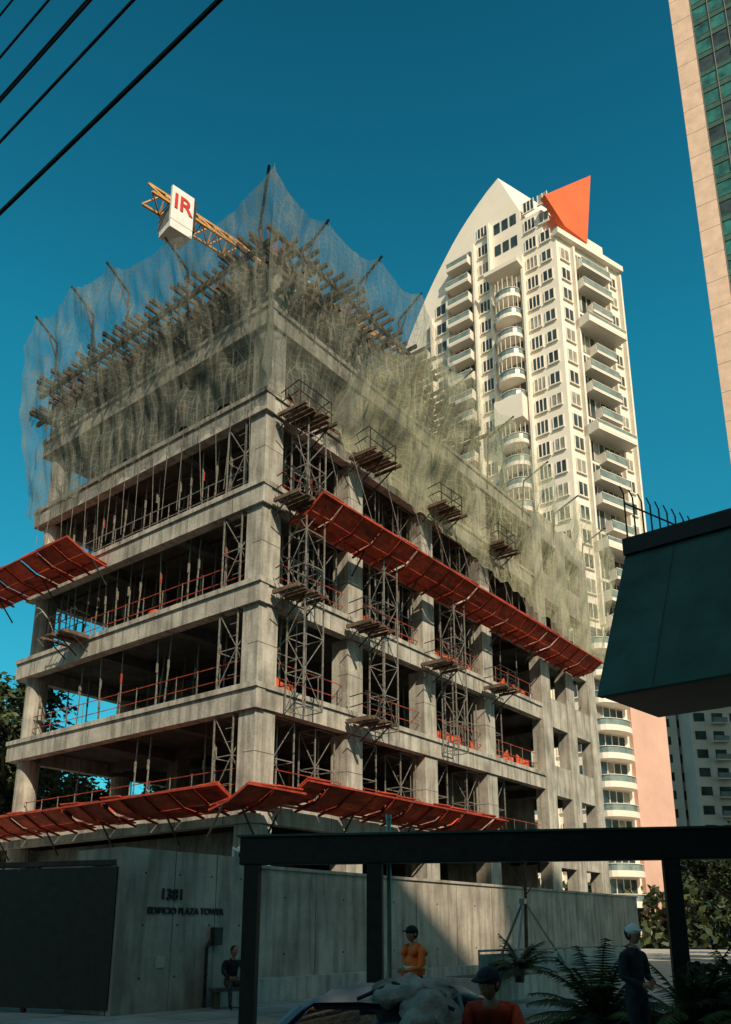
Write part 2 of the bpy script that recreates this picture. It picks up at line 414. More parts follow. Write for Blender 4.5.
net('debris_net_right',NETL,[(2.6,22.6),(5.,25.6),(8.2,27.4),(12.5,28.7),(16.5,28.1),(20.5,27.3),(24.5,26.9),(28.6,26.4),(30,25)],[(2,21.2),(8,20.0),(15,19.3),(22,18.5),(30,17.6)],2.6,29.9,'R',1.85,.6,190,60,.3)
for i in range(16):
    v=.6+i*.95; b.stick('hanging_ropes',STEEL,(-.3,v,21),(-.3+U(-.1,.1),v+U(-.3,.3),17.6),.012)
for i in range(10):
    v=.9+i*1.9; b.stick('hanging_ropes',STEEL,(v,-1.5,16.9),(v+U(-.3,.3),-.4,21.),.012)
b.done(smooth=('debris_net_left','debris_net_right_upper','debris_net_right'))

# ================================================================ crane
c=Obj('tower_crane',(-4.6,39,0),math.atan2(5.8,6.2))
def lattice(o,part,m,p,q,w,h,n,r=.06):
    p=Vector(p);q=Vector(q);d=(q-p).normalized()
    a=Vector((0,0,1)) if abs(d.z)<.9 else Vector((1,0,0)); x=d.cross(a).normalized(); y=x.cross(d)
    cs=[x*w/2,-x*w/2,y*h] if abs(d.z)<.9 else [x*w/2+y*w/2,-x*w/2+y*w/2,-x*w/2-y*w/2,x*w/2-y*w/2]
    for k in cs: o.stick(part,m,p+k,q+k,r)
    for i in range(n):
        s=p+(q-p)*(i/n); e=p+(q-p)*((i+1)/n)
        for j in range(len(cs)):
            o.stick(part,m,s+cs[j],e+cs[(j+1)%len(cs)],r*.6); o.stick(part,m,s+cs[j],s+cs[(j+1)%len(cs)],r*.5)
lattice(c,'mast',YEL,(0,0,0),(0,0,36.6),1.4,1.4,24)
lattice(c,'counter_jib',YEL,(0,0,36.8),(-8.6,0,36.8),1.0,.9,9,.08)
lattice(c,'jib',YEL,(0,0,36.8),(10,0,36.8),1.0,.9,11,.07)
c.stick('mast_head',YEL,(0,0,36.8),(0,0,40),.1); 
c.box('operator_cab',SIGNW,.3,1.5,-1.3,-.5,35.2,36.7)
c.box('counterweight',CONC2,-7.6,-6.8,-.5,.6,35.6,36.7)
c.box('sign_board',SIGNW,-7.65,-6.4,-.75,-.6,35.7,37.75)
c.box('sign_board',DSTEEL,-6.39,-6.25,-.75,.5,35.7,37.65)
c.box('sign_board',SIGNW,-7.6,-6.4,-.59,.45,35.35,35.69)
c.box('sign_board',SIGNW,-7.65,-6.4,-.75,-.6,35.2,35.66)
e=c.done()
text_child(e,'sign_letter','IR',1.25,(-7.02,-.77,36.85),(math.pi/2,0,0),SIGNR,.02)

# ================================================================ white tower
w=Obj('white_residential_tower',(23.9,85,0),ROT)
F1=Matrix(((0,-1,0,0),(1,0,0,0),(0,0,1,0),(0,0,0,1)))
R2=Vector((.945,-.326)); 
F2=Matrix(((R2.x,-.326,0,0),(R2.y,-.945,0,0),(0,0,1,0),(0,0,0,1)))
curve=[(7.5,100),(9.2,98.9),(10.7,97.7),(12.3,96.3),(13.7,94.9),(15,93.4),(16.2,91.8),(17.4,90.2),(18.5,88.6),(19.6,86.9),(20.6,85.2),(21.5,83.6),(22.4,81.9),(23.3,80)]
def ch(s): return 91 if s<5 else interp([(4.6,92),(7.5,100)]+curve,s) 
dv=Vector((R2.x*11.5,R2.y*11.5,0))
prof=[(0,4.6,0),(0,4.6,92.6)]+[(0,s,z) for s,z in curve]+[(0,23.3,0)]
w.extr('tower_body',WHITE,prof,dv)
w.extr('tower_body',WHITE,[(0,0,0),(0,4.598,0),(0,4.598,91),(0,1.7,91),(0,1.7,86.5),(0,0,86.5)],dv)
w.M=F2
w.extr('orange_fin',ORFIN,[(-1.7,.3,91.0),(7.5,.3,99.6),(5.6,.3,87.4),(1.6,.3,87.9)],(0,-.8,0))
w.M=F1
def GL(): return GLASS if R()<.78 else GLASS2
def window(s0,s1,z0,z1,n=2,o=0.):
    w.box('window_glass',GL(),s0,s1,o+.01,o+.05,z0,z1)
    for i in range(n+1):
        x=s0+(s1-s0)*i/n; w.box('window_frames',WHITE,x-.05,x+.05,o+.02,o+.13,z0,z1)
    w.box('window_frames',WHITE,s0-.1,s1+.1,o+.02,o+.25,z0-.14,z0-.002)
def glassbay(s0,s1,z0,z1,n):
    for i in range(n):
        a=s0+(s1-s0)*i/n; c_=s0+(s1-s0)*(i+1)/n
        w.box('window_glass',GL(),a,c_-.002,.01,.06,z0,z1)
    for i in range(n+1):
        x=s0+(s1-s0)*i/n; w.box('window_frames',WHITE,x-.04,x+.04,.02,.12,z0,z1)
def balcony(s0,s1,z,d,rnd=False,solid=.45):
    if rnd:
        n=10; pts=[]; 
        for i in range(n+1):
            t=math.pi*i/n; pts.append((.5*(s0+s1)-.5*(s1-s0)*math.cos(t),d*math.sin(t)**.7 if 0<i<n else .001))
        w.extr('balcony_slabs',WHITE,[(x,y,z-.22) for x,y in pts],(0,0,.22+solid))
        q=[(.5*(s0+s1)+(x-.5*(s0+s1))*.96,y*.95) for x,y in pts]
        w.extr('balcony_glass',RAILG,[(x,y,z+solid+.002) for x,y in q],(0,0,1.05-solid))
        w.extr('balcony_slabs',WHITE,[(x,y,z+1.06) for x,y in pts],(0,0,.06))
    else:
        w.box('balcony_slabs',WHITE,s0,s1,.01,d,z-.22,z)
        w.box('balcony_slabs',WHITE,s0,s1,d-.12,d+.02,z+.002,z+solid)
        w.box('balcony_glass',RAILG,s0+.05,s1-.05,d-.08,d-.03,z+solid+.002,z+1.05)
        w.box('balcony_slabs',WHITE,s0,s1,d-.1,d,z+1.052,z+1.12)
        w.box('balcony_slabs',WHITE,s0,s0+.1,.01,d-.122,z+.002,z+1.1)
        w.box('balcony_slabs',WHITE,s1-.1,s1,.01,d-.122,z+.002,z+1.1)
        if R()<.4: w.box('balcony_clutter',random.choice([DSTEEL,LEAF,CREAM,GLASS2]),s0+.3+R(),s0+1.2+R(),d-.7,d-.2,z+.01,z+U(.7,1.6))
for f in range(1,31):
    z=f*3.0+1
    def ok(s): return z+2.6<ch(s)-3.
    window(.7,2.0,z+.7,z+2.3,2)
    window(2.6,4.1,z+.6,z+2.4,3)
    if ok(8.4) and f<27:
        glassbay(5.1,8.5,z+.05,z+2.7,4)
        if f%7!=6:
            balcony(5.0,8.6,z,1.9,True,.3)
            if f%3!=0:
                n=8
                for i in range(1,n):
                    t=math.pi*i/n; x=6.8-1.72*math.cos(t); y=1.8*math.sin(t)**.7
                    w.box('window_frames',WHITE,x-.035,x+.035,y-.035,y+.035,z+1.122,z+2.78)
        else: w.box('tower_bands',WHITE,4.9,8.7,.01,2.0,z-.2,z+3.1)
    if ok(11) : window(9.5,11.0,z+.6,z+2.35,3)
    if ok(14.5):
        glassbay(12.1,15.1,z+.05,z+2.6,4)
        balcony(12.,15.3,z,1.4,f%2==0 and f<20,.3)
    elif ok(12.8): window(11.9,13.0,z+.4,z+2.4,2)
    if ok(17.8): window(16.3,17.9,z+.6,z+2.35,2)
    if ok(21.5):
        glassbay(18.8,22.3,z+.05,z+2.6,5)
        if f%2: balcony(18.7,22.5,z,1.3,False,.25)
    elif ok(19.6): window(18.7,19.5,z+.2,z+2.6,1)
for s in (4.35,8.9,11.3,15.6,18.2,22.7): w.box('facade_piers',WHITE,s,s+.3,.0,.75,0,min(ch(s),ch(s+.4))-6)
w.box('tower_bands',WHITE,4.4,9.2,.0,2.2,83,83.6)
for zc in (87.5,91): 
    for x in (5.2,6.4,7.6): w.box('window_glass',GLASS,x,x+.9,.01,.06,zc,zc+1.6)
w.M=F2
for f in range(1,28):
    z=f*3.0+1
    if z<84:
        if z<34:
            glassbay(.6,4.8,z+.05,z+2.6,4); balcony(.2,5.3,z,1.7,True,.4)
        else:
            glassbay(2.8,8.4,z+.05,z+2.6,6)
            if f%5==4: balcony(2.4,9.2,z,2.2,False,.6)
            elif f%5 in (1,2): balcony(3.0,8.2,z,1.4,False,.15)
            else: balcony(4.6,8.2,z,1.2,False,.1)
            window(.6,2.1,z+.6,z+2.4,2); window(9.4,10.7,z+.7,z+2.3,2)
w.box('pink_lower_wall',PINK,5.6,11.5,.02,.5,0,34)
for s in (2.4,8.6,11.1): w.box('facade_piers',WHITE,s,s+.3,.0,.6,34.1,85)
for k in range(12): w.box('roof_equipment',DSTEEL,5+k*.5,5.06+k*.5,-.6,-.54,86.5,88)
w.box('roof_equipment',WHITE,7.4,11,-4,-1.3,86.5,88.7)
w.box('cornice',WHITE,-.3,11.8,-.2,.7,85.7,86.5)
w.box('side_glazing',TGLASS,11.5,11.9,-6,-.5,20,84)
for f in range(7,28): w.box('side_slabs',DSTEEL,11.5,12.4,-6.5,-.3,f*3.+.9,f*3.+1.1)
w.M=I4
w.done()

# ================================================================ glass tower
t=Obj('glass_office_tower',(49.6,100,0),math.radians(-33))
t.box('tower_core',OFFICE,.6,42,.6,14,0,178)
t.box('stone_pier',CREAM,0,2.9,0,14,0,180)
for k in range(40): t.box('stone_joints',CONC2,-.01,2.91,-.01,.0,k*4.6,k*4.6+.06)
for k in range(50):
    z=1+k*3.5
    for j in range(16):
        x=3.1+j*2.4
        t.box('curtain_glass',TGLASS if R()<.8 else GLASS,x,x+2.2,.2,.5+U(-.04,.04),z+.15,z+2.5)
    t.box('spandrel_bands',DTEAL,2.91,42,.1,.55,z+2.55,z+3.42)
    t.box('spandrel_bands',DTEAL,2.91,42,.06,.4,z-.03,z+.1)
for j in range(16): t.box('mullions',STEEL,2.95+j*2.4,3.06+j*2.4,.0,.56,0,180)
t.done()
def block(name,x,y,wd,dp,h,rot,m,fl=3.,nw=6,gm=GLASS):
    o=Obj(name,(x,y,0),rot); o.box('walls',m,0,wd,0,dp,0,h); o.box('parapet',m,-.2,wd+.2,-.2,dp+.2,h,h+.9)
    k=int(h/fl)
    for f in range(k):
        for i in range(nw):
            s=wd/nw; o.box('windows',gm,i*s+s*.2,i*s+s*.8,-.05,.02,f*fl+1,f*fl+2.4)
            if i%2:
                o.box('balconies',m,i*s+s*.1,i*s+s*.9,-1.0,-.06,f*fl+.5,f*fl+.68)
                o.box('balcony_rails',RAILG,i*s+s*.1,i*s+s*.9,-1.0,-.94,f*fl+.7,f*fl+1.5)
        o.box('side_windows',gm,-.05,.02,dp*.3,dp*.45,f*fl+1,f*fl+2.4)
    return o.done()
block('apartment_block',52.3,130,24,14,50,.05,PALEB,3.,8,GLASS)
block('apartment_block',45.6,134,6,10,44,.0,PALEB,3.,1)
block('apartment_block',-75,120,26,16,17,-.1,WHITE,3.,8)
block('unseen_shade_building',-45,-45,60,14,50,0,OFFICE,3.6,16)  # unseen blocks added behind the camera to shade the wall and street
block('unseen_shade_building',15.5,-45,17,14,50,0,OFFICE,3.6,5)
block('unseen_shade_building',33,-45,45,14,66,0,OFFICE,3.6,12)

# ================================================================ perimeter wall
pw=Obj('concrete_perimeter_wall',(-2.9,21.3,0),ROT)
pw.box('wall_panel',WALLC,0,26.4,0,.25,0,3.2)
pw.box('coping',WALLC,0,26.4,-.06,.31,3.2,3.28)
pw.box('plinth',CONC,.0,26,-.35,-.002,0,.55)
for i in range(11): 
    pw.box('panel_joints',CONC2,2.4*i+.1,2.4*i+.125,-.006,.0,.56,3.2)
    for j in (1.1,2.5): pw.stick('tie_holes',BLACK,(2.4*i+1.3,-.006,j),(2.4*i+1.3,.05,j),.03,8)
pw.done(bevel={'wall_panel':.01})
pl=Obj('entrance_sign_wall',(-2.9,21.3,0),ROT)
pl.box('wall_panel',WALLC,-3.7,-.05,-.15,.3,0,3.42)
pl.box('end_return',WALLC,-3.95,-3.7,-.15,1.5,0,3.42)
for x in (-2.5,-1.25): pl.box('panel_joints',CONC2,x,x+.02,-.156,-.14,0,3.41)
for i in range(4):
    for j in range(3): pl.stick('tie_holes',BLACK,(-3.3+i*.95,-.158,.7+j*1.1),(-3.3+i*.95,-.1,.7+j*1.1),.025,8)
e=pl.done()
text_child(e,'house_number','1381',.34,(-2.55,-.17,2.45),(math.pi/2,0,0),BLACK,.02)
text_child(e,'building_name','EDIFICIO PLAZA TOWER',.2,(-2.1,-.17,2.1),(math.pi/2,0,0),BLACK,.015)
mb=Obj('wall_meter_box',(-2.9,21.3,0),ROT)
mb.box('box',DSTEEL,-1.35,-1.1,-.3,-.16,1.35,1.75)
mb.stick('conduit',DSTEEL,(-1.5,-.22,0),(-1.5,-.22,1.3),.04,8); mb.stick('conduit',DSTEEL,(-1.5,-.22,1.3),(-1.35,-.22,1.5),.04,8)
mb.box('small_plate',CONC,-2.9,-2.65,-.17,-.155,.9,1.15)
mb.done()
sc=Obj('security_camera',(-2.9,21.3,3.42),ROT)
sc.stick('bracket',SIGNW,(-.6,0,0),(-.6,0,.25),.03,8); sc.stick('arm',SIGNW,(-.6,0,.22),(-.75,-.35,.12),.03,8)
sc.stick('housing',SIGNW,(-.45,-.2,.3),(-.85,-.55,.02),.1,10); sc.stick('lens',BLACK,(-.85,-.55,.02),(-.9,-.6,-.01),.07,10)
sc.done()
gt=Obj('slatted_metal_gate',(-5.25,18.3,0),math.atan2(1.5,-4.5))
for k in range(22):
    z=.15+k*.13; gt.box('slats',SLAT,0,6.5,-.03,.03,z,z+.085)
    if k%4==3: gt.box('slat_edges',RAILG,0,6.5,-.06,-.031,z+.045,z+.085)
for x in (0,2.1,4.3,6.4): gt.box('posts',DSTEEL,x,x+.09,.035,.13,0,3.05)
gt.box('top_rail',DSTEEL,-.05,6.5,-.06,.12,3.05,3.16)
gt.box('backing',BLACK,0,6.5,.14,.18,.1,3.0)
gt.box('stripe',ORV,-.1,.6,-.09,-.065,2.75,2.83)
gt.done()
gh=Obj('gatehouse',(-12.5,24,0),.0)
gh.box('walls',BLACK,0,7,0,4,0,2.9); gh.box('roof',DSTEEL,-.4,7.4,-.6,4.4,2.9,3.15)
gh.box('window',GLASS,1,3.,-.03,.01,1,2.2); gh.box('door',DSTEEL,4.5,5.5,-.04,.01,0,2.1)
gh.done()
pg=Obj('entrance_canopy',(-2.3,16,0),math.atan2(-1.5,8.65))
pg.box('fascia_beam',BLACK,-.1,16,0,.25,2.88,3.4)
pg.box('roof_slab',BLACK,-.1,16,.252,3.2,3.1,3.35)
pg.box('top_flashing',DTEAL,-.15,16.05,-.04,.28,3.4,3.44)
for x in (0.0,2.35,7.6,12.5):
    pg.box('posts',BLACK,x,x+.28,.02,.24,0,2.878)
    pg.box('base_plates',DSTEEL,x-.08,x+.36,-.06,.32,0.0,.03)
pg.done(bevel={'fascia_beam':.02})
sp=Obj('steel_lamp_post',(.48,17.3,0),0)
sp.stick('pole',RAILG,(0,0,0),(0,0,3.9),.05,10); sp.stick('cap',RAILG,(0,0,3.9),(0,0,4.0),.065,10); sp.stick('base',DSTEEL,(0,0,0),(0,0,.1),.12,10)
sp.done()
pt=Obj('raised_planter',(1.4,19.6,0),ROT)
pt.box('planter_wall',CONC,2,12,-.3,0,0,.55); pt.box('planter_wall',CONC,2,2.25,.002,2,0,.55); pt.box('soil',SOIL,2.26,12,.002,2.2,0,.45)
for i in range(9): pt.stick('rail_posts',STEEL,(2+i*1.2,-.15,.55),(2+i*1.2,-.15,1.2),.025,6)
pt.box('rail_glass',RAILG,2,12,-.16,-.14,.6,1.12); pt.stick('handrail',STEEL,(2,-.15,1.2),(11.8,-.15,1.2),.03,6)
pt.done()

# ---------------------------------------------------------------- plants
def frond(o,part,m,base,az,el,L,droop,wid,n=9):
    p=Vector(base); d=Vector((math.cos(az)*math.cos(el),math.sin(az)*math.cos(el),math.sin(el)))
    side=Vector((-math.sin(az),math.cos(az),0)); pts=[p.copy()]
    for i in range(n):
        p=p+d*(L/n); d=(d+Vector((0,0,-droop/n))).normalized(); pts.append(p.copy())
        o.stick(part,m,pts[-2],pts[-1],.012*(1-i/n)+.004,3)
        wl=wid*math.sin(math.pi*(i+1.2)/(n+1.6))
        for k in range(4):
            q=pts[-2].lerp(pts[-1],k/4)
            for sg in (-1,1):
                tip=q+side*sg*wl+d*wl*.5+Vector((0,0,-wl*.35+U(-.03,.03)))
                o.add(part,m,[q,q+d*.04,tip],[(0,1,2)])
pm=Obj('staked_sapling',(4.5,24.4,0.4),0)
pm.stick('trunk',BARK,(0,0,0),(.1,.0,3.2),.06,8,.035)
for i in range(5): pm.stick('branches',BARK,(.05,0,2.2+i*.2),(.05+.5*math.cos(i*2.4),.5*math.sin(i*2.4),2.9+i*.25),.018,5,.006)
for a in (0.1,2.2,4.3): pm.stick('support_struts',RAILG,(0,0,2.1),(1.35*math.cos(a),1.35*math.sin(a),0),.035)
pm.stick('support_collar',RAILG,(0,0,2.0),(0,0,2.15),.12,8)
pm.done()
def cycad(x,y,z,s,n=26):
    o=Obj('cycad_plant',(x,y,z),U(0,6)); o.stick('trunk',BARK,(0,0,0),(0,0,.35*s),.12*s,8)
    for i in range(n): frond(o,'fronds',LEAF if i%3 else LEAF2,(0,0,.3*s),i*2.4,U(.15,1.35),U(.8,1.25)*s,U(.8,1.8),.2*s,8)
    o.done()
cycad(3.8,21.6,.45,1.0,30); cycad(3.35,12.6,0,1.2,44); cycad(4.6,12.4,0,1.1,36); cycad(5.4,12.2,0,1.2,38)
def tree(name,x,y,h,cr,n=5200,ls=.28,seed=1):
    random.seed(seed); o=Obj(name,(x,y,0),U(0,6))
    o.stick('trunk',BARK,(0,0,0),(.1,0,h*.28),h*.032,9,h*.024); o.stick('trunk',BARK,(.1,0,h*.28),(.3,.2,h*.55),h*.024,9,h*.014)
    cl=[]
    for i in range(16):
        a=i*2.4+U(-.4,.4); rr=U(.25,.95)*cr; z=h*U(.42,.95)
        tip=Vector((math.cos(a)*rr,math.sin(a)*rr,z)); b0=Vector((.15,.1,h*U(.28,.5)))
        mid=b0.lerp(tip,.5)+Vector((0,0,-.3))
        o.stick('limbs',BARK,b0,mid,h*.012,6,h*.008); o.stick('limbs',BARK,mid,tip,h*.008,6,h*.003)
        cl.append((tip,U(.24,.42)*cr))
        cl.append((mid+Vector((U(-1,1),U(-1,1),U(0,1))),U(.15,.3)*cr))
    for i in range(n):
        c0,r=cl[int(R()*len(cl))]
        v=Vector((random.gauss(0,1),random.gauss(0,1),random.gauss(0,.8))).normalized()*r*(R()**.4)
        p=c0+v; a=Vector((U(-1,1),U(-1,1),U(-.6,.6))).normalized(); bb=a.cross(Vector((U(-1,1),U(-1,1),U(-1,1)))).normalized()
        s=ls*U(.6,1.3)
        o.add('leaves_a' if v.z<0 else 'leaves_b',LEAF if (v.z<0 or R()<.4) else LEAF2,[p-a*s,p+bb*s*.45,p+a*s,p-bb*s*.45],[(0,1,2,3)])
    o.done()
tree('broadleaf_tree',-20.5,48,17.,5.,11000,.26,3); tree('broadleaf_tree',-28,52,16.5,6,9000,.28,4); tree('broadleaf_tree',-17,58,13.5,5.5,9000,.28,5)
tree('broadleaf_tree',-24,60,19.,6,9000,.30,11)
tree('broadleaf_tree',20.8,47,7.4,3.0,6000,.18,6); tree('broadleaf_tree',24.5,52,8.2,3.6,5000,.2,8); tree('broadleaf_tree',30,60,8,4,5000,.2,9)
random.seed(33)
tl=Obj('distant_tree_line',(-60,85,0),0)
for i in range(9000):
    x=U(0,100); hh=6+3*noise.noise((x*.12,0,0))+2*noise.noise((x*.5,3,0)); z=U(0,hh); y=U(0,6)
    p=Vector((x,y,z)); a=Vector((U(-1,1),U(-1,1),U(-1,1))).normalized(); bb=a.cross(Vector((U(-1,1),U(-1,1),U(-1,1)))).normalized()
    tl.add('leaves',LEAF if R()<.7 else LEAF2,[p-a*.6,p+bb*.35,p+a*.6,p-bb*.35],[(0,1,2,3)])
for i in range(25): tl.stick('trunks',BARK,(i*4+U(0,2),3,0),(i*4+1,3,5),.2,6)
tl.done()
random.seed(21)
hd=Obj('clipped_hedge',(5.0,13.3,0),-.15)
for i in range(9000):
    x,y,z=U(0,6),U(0,1.),U(0,1.15)
    if min(x,6-x,y,1-y,1.15-z)>.25: continue
    p=Vector((x+.1*noise.noise((x*2,y,z)),y,z+.12*noise.noise((x*1.5,y,3)))); a=Vector((U(-1,1),U(-1,1),U(-1,1))).normalized(); bb=a.cross(Vector((U(-1,1),U(-1,1),U(-1,1)))).normalized()
    hd.add('leaves',LEAF if R()<.75 else LEAF2,[p-a*.07,p+bb*.035,p+a*.07,p-bb*.035],[(0,1,2,3)])
hd.box('woody_core',BARK,.2,5.8,.2,.8,0,.95); hd.done()

# ================================================================ right hand building with awning
aw=Obj('building_with_green_awning',(0,0,0),0)
Ld=Vector((-.788,.6154,0))
top=Vector((4.77,14,8.3)); bot=Vector((3.76,13.,5.34)); bk=Vector((5.6,15.4,5.6)); bt=Vector((6.3,15.7,8.3))
k=-Ld*9
aw.extr('awning_face',DTEAL,[top,bot,bot+Vector((.12,.1,.0)),top+Vector((.12,.12,0))],k)
aw.extr('awning_body',BLACK,[top+Vector((.13,.13,0)),bot+Vector((.13,.11,.02)),bk,bt],k)
pa=top+Vector((-.05,-.05,.002))
aw.extr('parapet',BLACK,[pa,pa+Vector((0,0,.32)),pa+Vector((1.6,1.75,.32)),pa+Vector((1.6,1.75,0))],k)
for i in range(7):
    q=top-Ld*(.9+i*1.3); q2=bot-Ld*(.9+i*1.3)
    aw.stick('awning_seams',DTEAL,q+Vector((-.01,-.01,0)),q2+Vector((-.01,-.01,0)),.008)
a0=Vector((4.95,14.3,8.6)); a1=Vector((6.7,15.5,8.6))
for i in range(9):
    q=a0.lerp(a1,i/8); hh=1.15
    aw.stick('roof_railing',BLACK,q,q+Vector((0,0,hh)),.018); aw.stick('roof_railing',BLACK,q+Vector((0,0,hh)),q+Vector((-.08,-.05,hh+.14)),.014)
for z in (.15,.95): aw.stick('roof_railing',BLACK,a0+Vector((0,0,z)),a1+Vector((0,0,z)),.018)
aw.M=Matrix.Translation((9.2,5,0))@Matrix.Rotation(ROT,4,'Z')
aw.box('walls',CREAM,0,10,-9,1.2,0,8.3); aw.box('roof',DSTEEL,-.2,10.2,-9.2,1.4,8.3,8.6)
for i in range(3): aw.box('windows',GLASS,-.04,.02,-7.5+i*2.8,-5.6+i*2.8,1,3)
aw.done()

# ================================================================ power cables and poles
dirc=Vector((.788,-.6154,0))
for (x,y,z,r) in ((-3.86,6.95,8.78,.022),(-3.62,6.43,9.2,.014),(-3.67,6.42,9.72,.012),(-3.70,6.46,9.82,.010),(-3.745,6.42,10.3,.012),(-3.75,6.32,10.75,.010)):
    o=Obj('power_cable',(x,y,z),0); pts=[]
    for i in range(41):
        s=-24+48*i/40; pts.append(dirc*s+Vector((0,0,.0011*(s-1)**2)))
    for i in range(40): o.stick('cable',CABLE,pts[i],pts[i+1],r,6)
    o.done()
for s in (-24,24):
    p=Vector((-3.8,6.6,0))+dirc*s; o=Obj('utility_pole',(p.x,p.y,0),math.atan2(dirc.y,dirc.x))
    o.stick('pole',CONC,(0,0,0),(0,0,12),.18,10,.12)
    for z in (9.3,10.4,11.3):
        o.box('crossarm',WOOD,-.06,.06,-1.2,1.2,z-.06,z+.06)
        for y in (-1,0.3,1): o.stick('insulators',DSTEEL,(0,y,z+.06),(0,y,z+.25),.05,8)
    o.done()

# ================================================================ ground
gd=Obj('ground',(0,0,0),0); gd.box('sheet',SOIL,-1500,1500,-1500,1500,-.25,-.2); gd.done()
rd=Obj('road',(0,11.6,0),math.atan2(.6154,-.788)+math.pi)
rd.box('asphalt',ASPH,-200,200,-13,0,-.19,-.13)
for i in range(-20,20): rd.box('lane_marking',PAINT,i*6,i*6+2.5,-6.1,-5.98,-.129,-.126)
rd.done()
pv=Obj('pavement',(0,11.6,0),math.atan2(.6154,-.788)+math.pi)
pv.box('paving',PAVE,-60,60,.16,70,-.18,-.004)
pv.box('kerb',KERB,-60,60,0,.158,-.18,.0)
for i in range(-20,22): pv.box('paving_joints',CONC2,i*1.5,i*1.5+.012,.16,16,-.003,-.0005)
for i in range(9): pv.box('paving_joints',CONC2,-30,30,.9+i*1.5,.912+i*1.5,.0002,.0015)
pv.done()

# ================================================================ car (hatchback)
def car():
    o=Obj('parked_hatchback_car',(.12,7.55,-.13),math.atan2(-.9,-.42))   # local +x = front
    o.e.scale=(.9,.9,.905)
    st=[(-2.0,.45,.85,.62),(-1.9,.3,.95,.76),(-1.4,.25,1.0,.83),(-.6,.22,.99,.85),(.3,.22,.97,.85),(1.0,.24,.93,.83),(1.6,.28,.80,.79),(1.95,.35,.66,.66),(2.05,.42,.58,.5)]
    V=[];F=[];n=10
    for x,s,bz,hw in st:
        ring=[(-hw*.9,s),(-hw,s+.18),(-hw*1.0,bz-.2),(-hw*.93,bz),(-hw*.45,bz+.03),(hw*.45,bz+.03),(hw*.93,bz),(hw*1.0,bz-.2),(hw,s+.18),(hw*.9,s)]
        V+=[(x,y,z) for y,z in ring]
    for i in range(len(st)-1):
        for j in range(n): F.append((i*n+j,i*n+(j+1)%n,(i+1)*n+(j+1)%n,(i+1)*n+j))
    F.append(tuple(range(n)));F.append(tuple(range((len(st)-1)*n,len(st)*n)))
    o.add('body',CARP,V,F)
    gs=[(-1.82,.96,.72,.70),(-1.55,1.32,.60,.76),(-1.1,1.44,.56,.78),(-.4,1.485,.57,.79),(.1,1.46,.56,.79),(.45,1.36,.57,.78),(.85,1.14,.64,.76),(1.12,.96,.70,.74)]
    V=[];F=[];n=6
    for x,z,hw,hb in gs:
        V+=[(x,-hb,.93),(x,-hw-(hb-hw)*.1,max(z-.07,.935)),(x,-hw*.8,z),(x,hw*.8,z),(x,hw+(hb-hw)*.1,max(z-.07,.935)),(x,hb,.93)]
    for i in range(len(gs)-1):
        for j in range(5): F.append((i*n+j,i*n+j+1,(i+1)*n+j+1,(i+1)*n+j))
    F.append(tuple(range(6)));F.append(tuple(range(42,48)))
    o.add('greenhouse_glass',CGL,V,F)
    V=[];F=[]
    rs=gs[1:6]
    for x,z,hw,hb in rs: V+=[(x,-hw*1.04,z-.07),(x,-hw*.82,z+.015),(x,0,z+.035),(x,hw*.82,z+.015),(x,hw*1.04,z-.07)]
    for i in range(len(rs)-1):
        for j in range(4): F.append((i*5+j,i*5+j+1,(i+1)*5+j+1,(i+1)*5+j))
    o.add('roof',CARP,V,F)
    for sg in (-1,1):
        for (x0,x1,z1,hw) in ((1.14,.45,1.32,.61),(-.35,-.40,1.43,.63),(-1.85,-1.5,1.33,.64)):
            o.stick('pillars',CARP,(x0,sg*.76,.96),(x1,sg*hw,z1),.045,6)
        o.stick('drip_rails',CARP,(.45,sg*.62,1.30),(-.4,sg*.63,1.43),.035,6); o.stick('drip_rails',CARP,(-.4,sg*.63,1.43),(-1.5,sg*.66,1.28),.035,6)
        o.blob('mirrors',CARP,(.82,sg*.98,1.0),.08,.13,.09)
        o.stick('mirrors',BLACK,(.82,sg*.8,.96),(.82,sg*.92,.98),.03,6)
        for x in (-.2,-1.0): o.box('door_handles',BLACK,x,x+.16,sg*.86-.015,sg*.86+.015,.82,.86)
        o.blob('head_lamps',LAMPW,(1.86,sg*.52,.64),.12,.16,.09)
        o.box('tail_lamps',LAMPR,-1.97,-1.88,sg*.62-.12,sg*.62+.1,.7,.95)
        for x in (-1.28,1.28):
            o.stick('wheels',RUBBER,(x,sg*.66,.31),(x,sg*.87,.31),.31,24); o.stick('wheel_rims',STEEL,(x,sg*.8,.31),(x,sg*.885,.31),.19,12)
    o.box('bumpers',BLACK,2.0,2.08,-.5,.5,.36,.46)
    def f(v):
        return v+Vector((noise.noise(v*5),noise.noise(v*5+Vector((3,0,0))),noise.noise(v*7+Vector((0,7,0)))))*.11
    o.blob('tarp_bundle',TARP,(.0,.36,1.45),.55,.38,.13,40,22,0,f)
    o.blob('tarp_bundle',TARP,(.35,.62,1.2),.42,.24,.30,36,20,0,f)
    o.stick('tarp_strap',BLACK,(.45,-.02,1.42),(.35,.3,1.56),.02,6); o.stick('tarp_strap',BLACK,(.35,.3,1.56),(.3,.85,1.35),.02,6)
    o.done(smooth=('body','roof','greenhouse_glass','tarp_bundle','mirrors','head_lamps','drip_rails'))
car()

